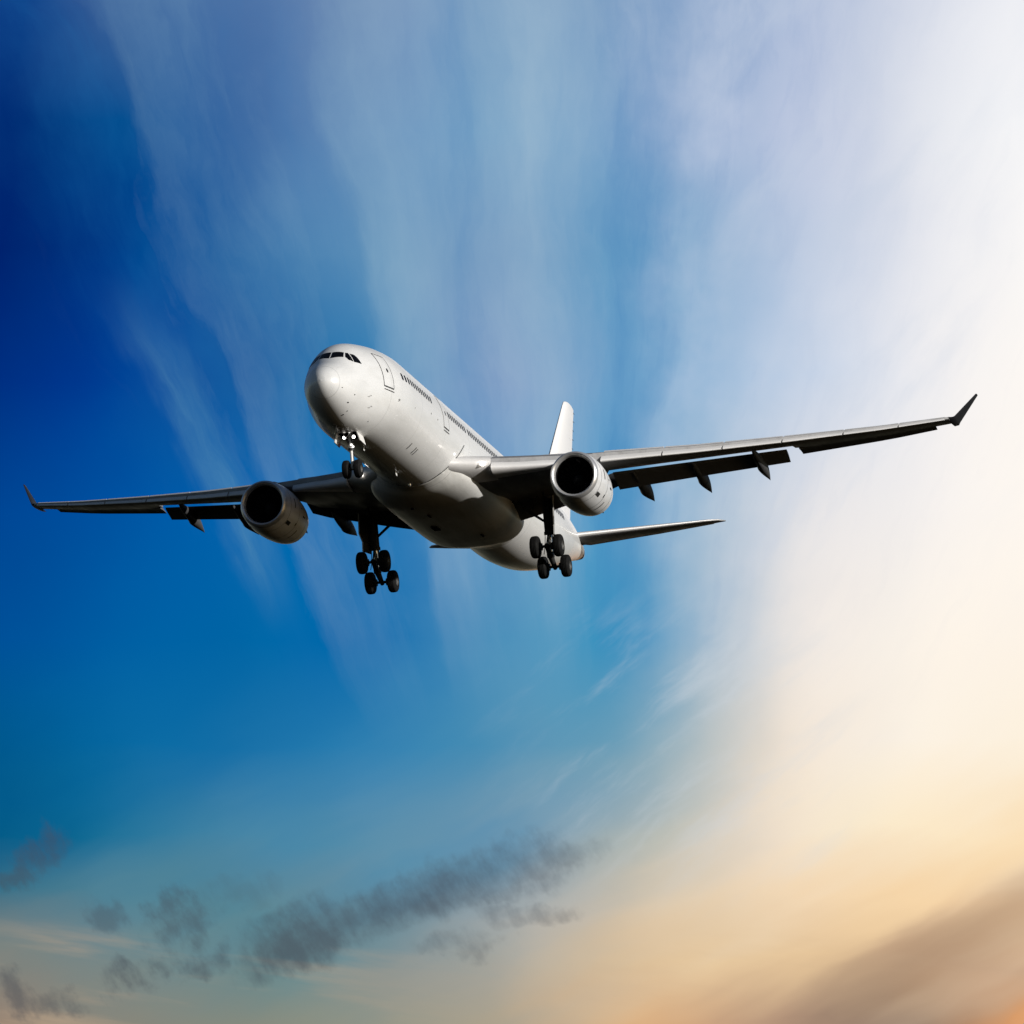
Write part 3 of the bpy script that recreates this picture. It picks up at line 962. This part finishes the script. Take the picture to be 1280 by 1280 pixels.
for s in (-1, 1):
    yc = 5.345 * s
    F_, B_ = np.array([30.57, yc, -4.66]), np.array([32.37, yc, -5.54])
    mid = (F_ + B_) / 2
    top = np.array([30.75, yc + .05 * s, -1.6])
    foot = mid + np.array([0, 0, .12])
    u = foot - top
    mb = MB()
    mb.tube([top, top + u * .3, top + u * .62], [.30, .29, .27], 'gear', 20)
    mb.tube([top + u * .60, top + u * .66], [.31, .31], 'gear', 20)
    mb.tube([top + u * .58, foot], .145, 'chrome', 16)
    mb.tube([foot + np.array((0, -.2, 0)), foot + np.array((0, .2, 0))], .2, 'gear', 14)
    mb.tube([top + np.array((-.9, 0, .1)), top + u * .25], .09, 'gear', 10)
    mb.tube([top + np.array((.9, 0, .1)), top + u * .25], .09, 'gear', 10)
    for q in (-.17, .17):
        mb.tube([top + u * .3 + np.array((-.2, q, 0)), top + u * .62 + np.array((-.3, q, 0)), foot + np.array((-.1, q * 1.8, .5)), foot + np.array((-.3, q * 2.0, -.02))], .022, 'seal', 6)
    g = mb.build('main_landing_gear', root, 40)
    mb = MB()
    mb.tube([F_ + (F_ - B_) * .08, mid, B_ + (B_ - F_) * .08], [.13, .19, .13], 'gear', 14)
    for c in (F_, B_):
        mb.tube([c + np.array((0, -.72, 0)), c + np.array((0, .72, 0))], .085, 'gear', 12)
        for q in (-.34, .34):
            mb.tube([c + np.array((0, q - .05, 0)), c + np.array((0, q + .05, 0))], .22, 'gear', 16)
    mb.build('bogie_beam', g, 40)
    mb = MB()
    k0, k1, k2 = top + u * .60 + np.array((.25, 0, 0)), top + u * .78 + np.array((.68, 0, .02)), foot + np.array((.22, 0, .1))
    for q in (-.12, .12):
        mb.tube([k0 + np.array((0, q, 0)), k1], [.05, .04], 'gear', 8)
        mb.tube([k1, k2 + np.array((0, q, 0))], [.04, .05], 'gear', 8)
    mb.tube([top + u * .64 + np.array((-.25, 0, 0)), F_ + np.array((-.05, 0, .12))], [.06, .045], 'gear', 8)
    mb.build('torque_link', g, 40)
    mb = MB()
    b0, b1 = top + u * .47, np.array([30.55, yc - 2.0 * s, -1.75])
    mb.tube([b0, (b0 + b1) / 2, b1], [.075, .085, .075], 'gear', 10)
    mb.tube([(b0 + b1) / 2, top + np.array((-.3, -.5 * s, .0))], [.045, .04], 'gear', 8)
    mb.build('side_brace', g, 40)
    # leg door: wide plate up top, narrow below
    mb = MB()
    yo = yc + .37 * s
    outline = [(29.85, -1.75), (31.65, -1.75), (31.65, -3.0), (31.25, -3.5), (31.25, -4.02), (30.25, -4.02), (30.25, -3.45), (29.85, -3.0)]
    turn = -R_(14) * s
    def dp(x, z, t_):
        dx_ = x - 30.75
        return np.array([30.75 + dx_ * math.cos(turn), yo + dx_ * math.sin(turn) + t_ * s + .10 * s * (1 - (z + 4.0) / 2.2) * 0, z])
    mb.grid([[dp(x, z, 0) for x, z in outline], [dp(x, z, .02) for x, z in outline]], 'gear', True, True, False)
    mb.grid([[dp(x, z, .02) for x, z in outline], [dp(x, z, .09) for x, z in outline]], 'gearwhite', True, False, True)
    for zz in (-2.5, -3.4):
        mb.tube([dp(30.75, zz, 0), np.array([30.8, yc, zz])], .05, 'gear', 8)
    mb.build('gear_door', g, 30)
    for c in (F_, B_):
        for q in (-.70, .70):
            wheel(g, c + np.array((0, q, 0)), .675, .52, .29)

# nose gear
ntop, nfoot = np.array([6.45, 0, -2.2]), np.array([6.8, 0, -4.63])
u = nfoot - ntop
mb = MB()
mb.tube([ntop, ntop + u * .55], [.15, .14], 'gearwhite', 16)
mb.tube([ntop + u * .5, nfoot], .085, 'gearwhite', 14)
mb.tube([ntop + u * .52, ntop + u * .57], .17, 'gear', 16)
mb.tube([nfoot + np.array((0, -.42, 0)), nfoot + np.array((0, .42, 0))], .075, 'gear', 12)
mb.tube([ntop + u * .3 + np.array((0, -.3, 0)), ntop + u * .3 + np.array((0, .3, 0))], .05, 'gear', 8)
ng = mb.build('nose_landing_gear', root, 40)
for q in (-.335, .335):
    wheel(ng, nfoot + np.array((0, q, 0)), .52, .37, .22)
mb = MB()
for q in (-.3, .3):
    mb.tube([np.array((5.65, q, -2.5)), ntop + u * .42 + np.array((-.05, q * .3, 0))], [.055, .05], 'gear', 10)
mb.build('drag_brace', ng, 40)
mb = MB()
k1 = ntop + u * .72 + np.array((.42, 0, 0))
for q in (-.08, .08):
    mb.tube([ntop + u * .55 + np.array((.12, q, 0)), k1], .03, 'gear', 8)
    mb.tube([k1, nfoot + np.array((.08, q, .12))], .03, 'gear', 8)
mb.build('torque_link', ng, 40)
for q, r in ((-.30, .10), (.24, .10)):
    c = np.array([6.28, q, -2.93])
    mb = MB()
    mb.lathe([(.0, .03), (.04, r * .8), (.12, r), (.2, r)], c + np.array((.06, 0, 0)), (-1, 0, -.1), 'gear', 20)
    mb.lathe([(.19, r * .98), (.215, r * .8), (.225, .01)], c + np.array((.06, 0, 0)), (-1, 0, -.1), 'lamp', 20)
    mb.build('taxi_lamp', ng, 40)
for q, z, r in ((-.12, -3.35, .07), (-.02, -2.62, .045), (-.22, -3.47, .06)):
    mb = MB()
    c = np.array([6.35, q, z])
    mb.lathe([(.0, .02), (.06, r), (.1, r), (.12, r * .7), (.13, .01)], c, (-1, 0, -.1), 'beacon', 14)
    mb.build('turnoff_lamp', ng, 40)
for s in (-1, 1):
    mb = MB()
    pts = [(5.75, -2.74), (7.05, -2.74), (6.95, -3.30), (5.85, -3.24)]
    mb.grid([[(x, s * (.56 + (-2.74 - z) * .30 + t_), z) for x, z in pts] for t_ in (0, .05)], 'gearwhite', True, True, True)
    d_ = mb.build('nose_gear_door', root, 30)
    mb = MB()
    pts = [(6.55, -3.10), (6.96, -3.12), (6.90, -3.27), (6.55, -3.26)]
    mb.grid([[(x, s * (.56 + (-2.74 - z) * .30 - .006 - t_), z) for x, z in pts] for t_ in (0, .006)], 'red', True, True, True)
    mb.build('warning_plate', d_, 30)

# scan lamps on the fuselage side and beacon under the belly
for p, n, r in ((side(19.83, -1.14, -1), None, .07),):
    nn = side(19.83, -1.14, -1, 1.0) - p
    mb = MB()
    mb.lathe([(-.02, r), (.02, r), (.05, r * .7), (.06, .01)], p, nn, 'beacon', 16)
    mb.build('scan_lamp', fuselage, 40)
mb = MB()
mb.lathe([(-.05, .1), (.04, .1), (.12, .07), (.15, .01)], (19.2, -.02, -2.83), (0, 0, -1), 'chrome', 16)
mb.build('beacon_lamp', fuselage, 40)

# --- tail
def slab(sections, mat, name, parent, vertical=False, s=1, th=.1, k0=0.0, k1=1.0, up_tilt=0.0):
    """sections: (span position, x, chord, offset)"""
    rows = []
    for q, x, c, z in sections:
        k = k0 + (k1 - k0) * (1 - np.cos(np.linspace(0, np.pi, 12))) / 2
        row = []
        for kk, up in [(a, 1) for a in k[::-1]] + [(a, -1) for a in (k[1:] if k0 <= 0 else k)]:
            yt = 5 * th * (.2969 * math.sqrt(kk) - .126 * kk - .3516 * kk ** 2 + .2843 * kk ** 3 - .1030 * kk ** 4) * c * up
            row.append((x + kk * c, yt, q) if vertical else (x + kk * c, q * s, z + yt + up_tilt * kk * c))
        rows.append(row)
    mb = MB()
    mb.grid(rows, mat, True, True, True)
    return mb.build(name, parent, 40)


FIN = [(2.2, 51.2, 8.6, 0), (3.4, 52.3, 7.7, 0), (6.92, 55.13, 5.75, 0), (11.0, 59.15, 3.05, 0), (11.36, 59.54, 2.75, 0), (11.46, 59.95, 2.3, 0)]
fin = slab(FIN, 'fin', 'tail_fin', root, True, th=.10, k1=.70)
slab([(3.0, 51.95, 8.0, 0)] + FIN[1:4] + [(11.42, 59.6, 2.7, 0)], 'fin', 'rudder', fin, True, th=.10, k0=.706, k1=1.0)
for z in (8.0, 8.65, 9.3, 9.95, 10.6, 11.2):
    x = float(np.interp(z, (6.92, 11.0), (60.88, 62.2)))
    mb = MB()
    mb.tube([(x - .05, 0, z), (x + .32, 0, z - .03)], [.022, .012], 'seal', 6)
    mb.build('static_wick', fin, 40)
for s in (-1, 1):
    HS = [(.2, 54.0, 6.4, 1.25), (1.2, 54.9, 5.75, 1.42), (5.5, 57.95, 3.95, 2.2), (9.0, 60.4, 2.1, 2.83), (9.55, 60.95, 1.45, 2.93), (9.86, 61.6, .55, 2.99)]
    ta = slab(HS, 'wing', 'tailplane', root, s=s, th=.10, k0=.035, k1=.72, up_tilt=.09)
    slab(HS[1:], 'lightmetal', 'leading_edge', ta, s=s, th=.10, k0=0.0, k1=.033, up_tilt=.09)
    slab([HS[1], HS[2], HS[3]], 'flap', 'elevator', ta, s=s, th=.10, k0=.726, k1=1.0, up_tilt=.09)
# bare metal tail cone
mb = MB()
rings = []
for x in np.linspace(60.9, 62.5, 8):
    t, b, w = prof(x)
    th = np.linspace(0, 2 * np.pi, 48, endpoint=False)
    g_ = 1.02 if x > 60.95 else .9
    rings.append(np.stack([np.full(48, x), g_ * w * np.sin(th), (t + b) / 2 - g_ * (t - b) / 2 * np.cos(th)], 1))
mb.grid(rings, 'tailcone', True, True, True)
mb.build('tail_cone', fuselage, 50)
# tail cone outlet
mb = MB()
mb.lathe([(-.05, .29), (.25, .24), (.27, .19), (.0, .18)], (62.45, 0, 1.77), (1, 0, .12), 'titan', 24)
mb.build('exhaust_outlet', fuselage, 40)
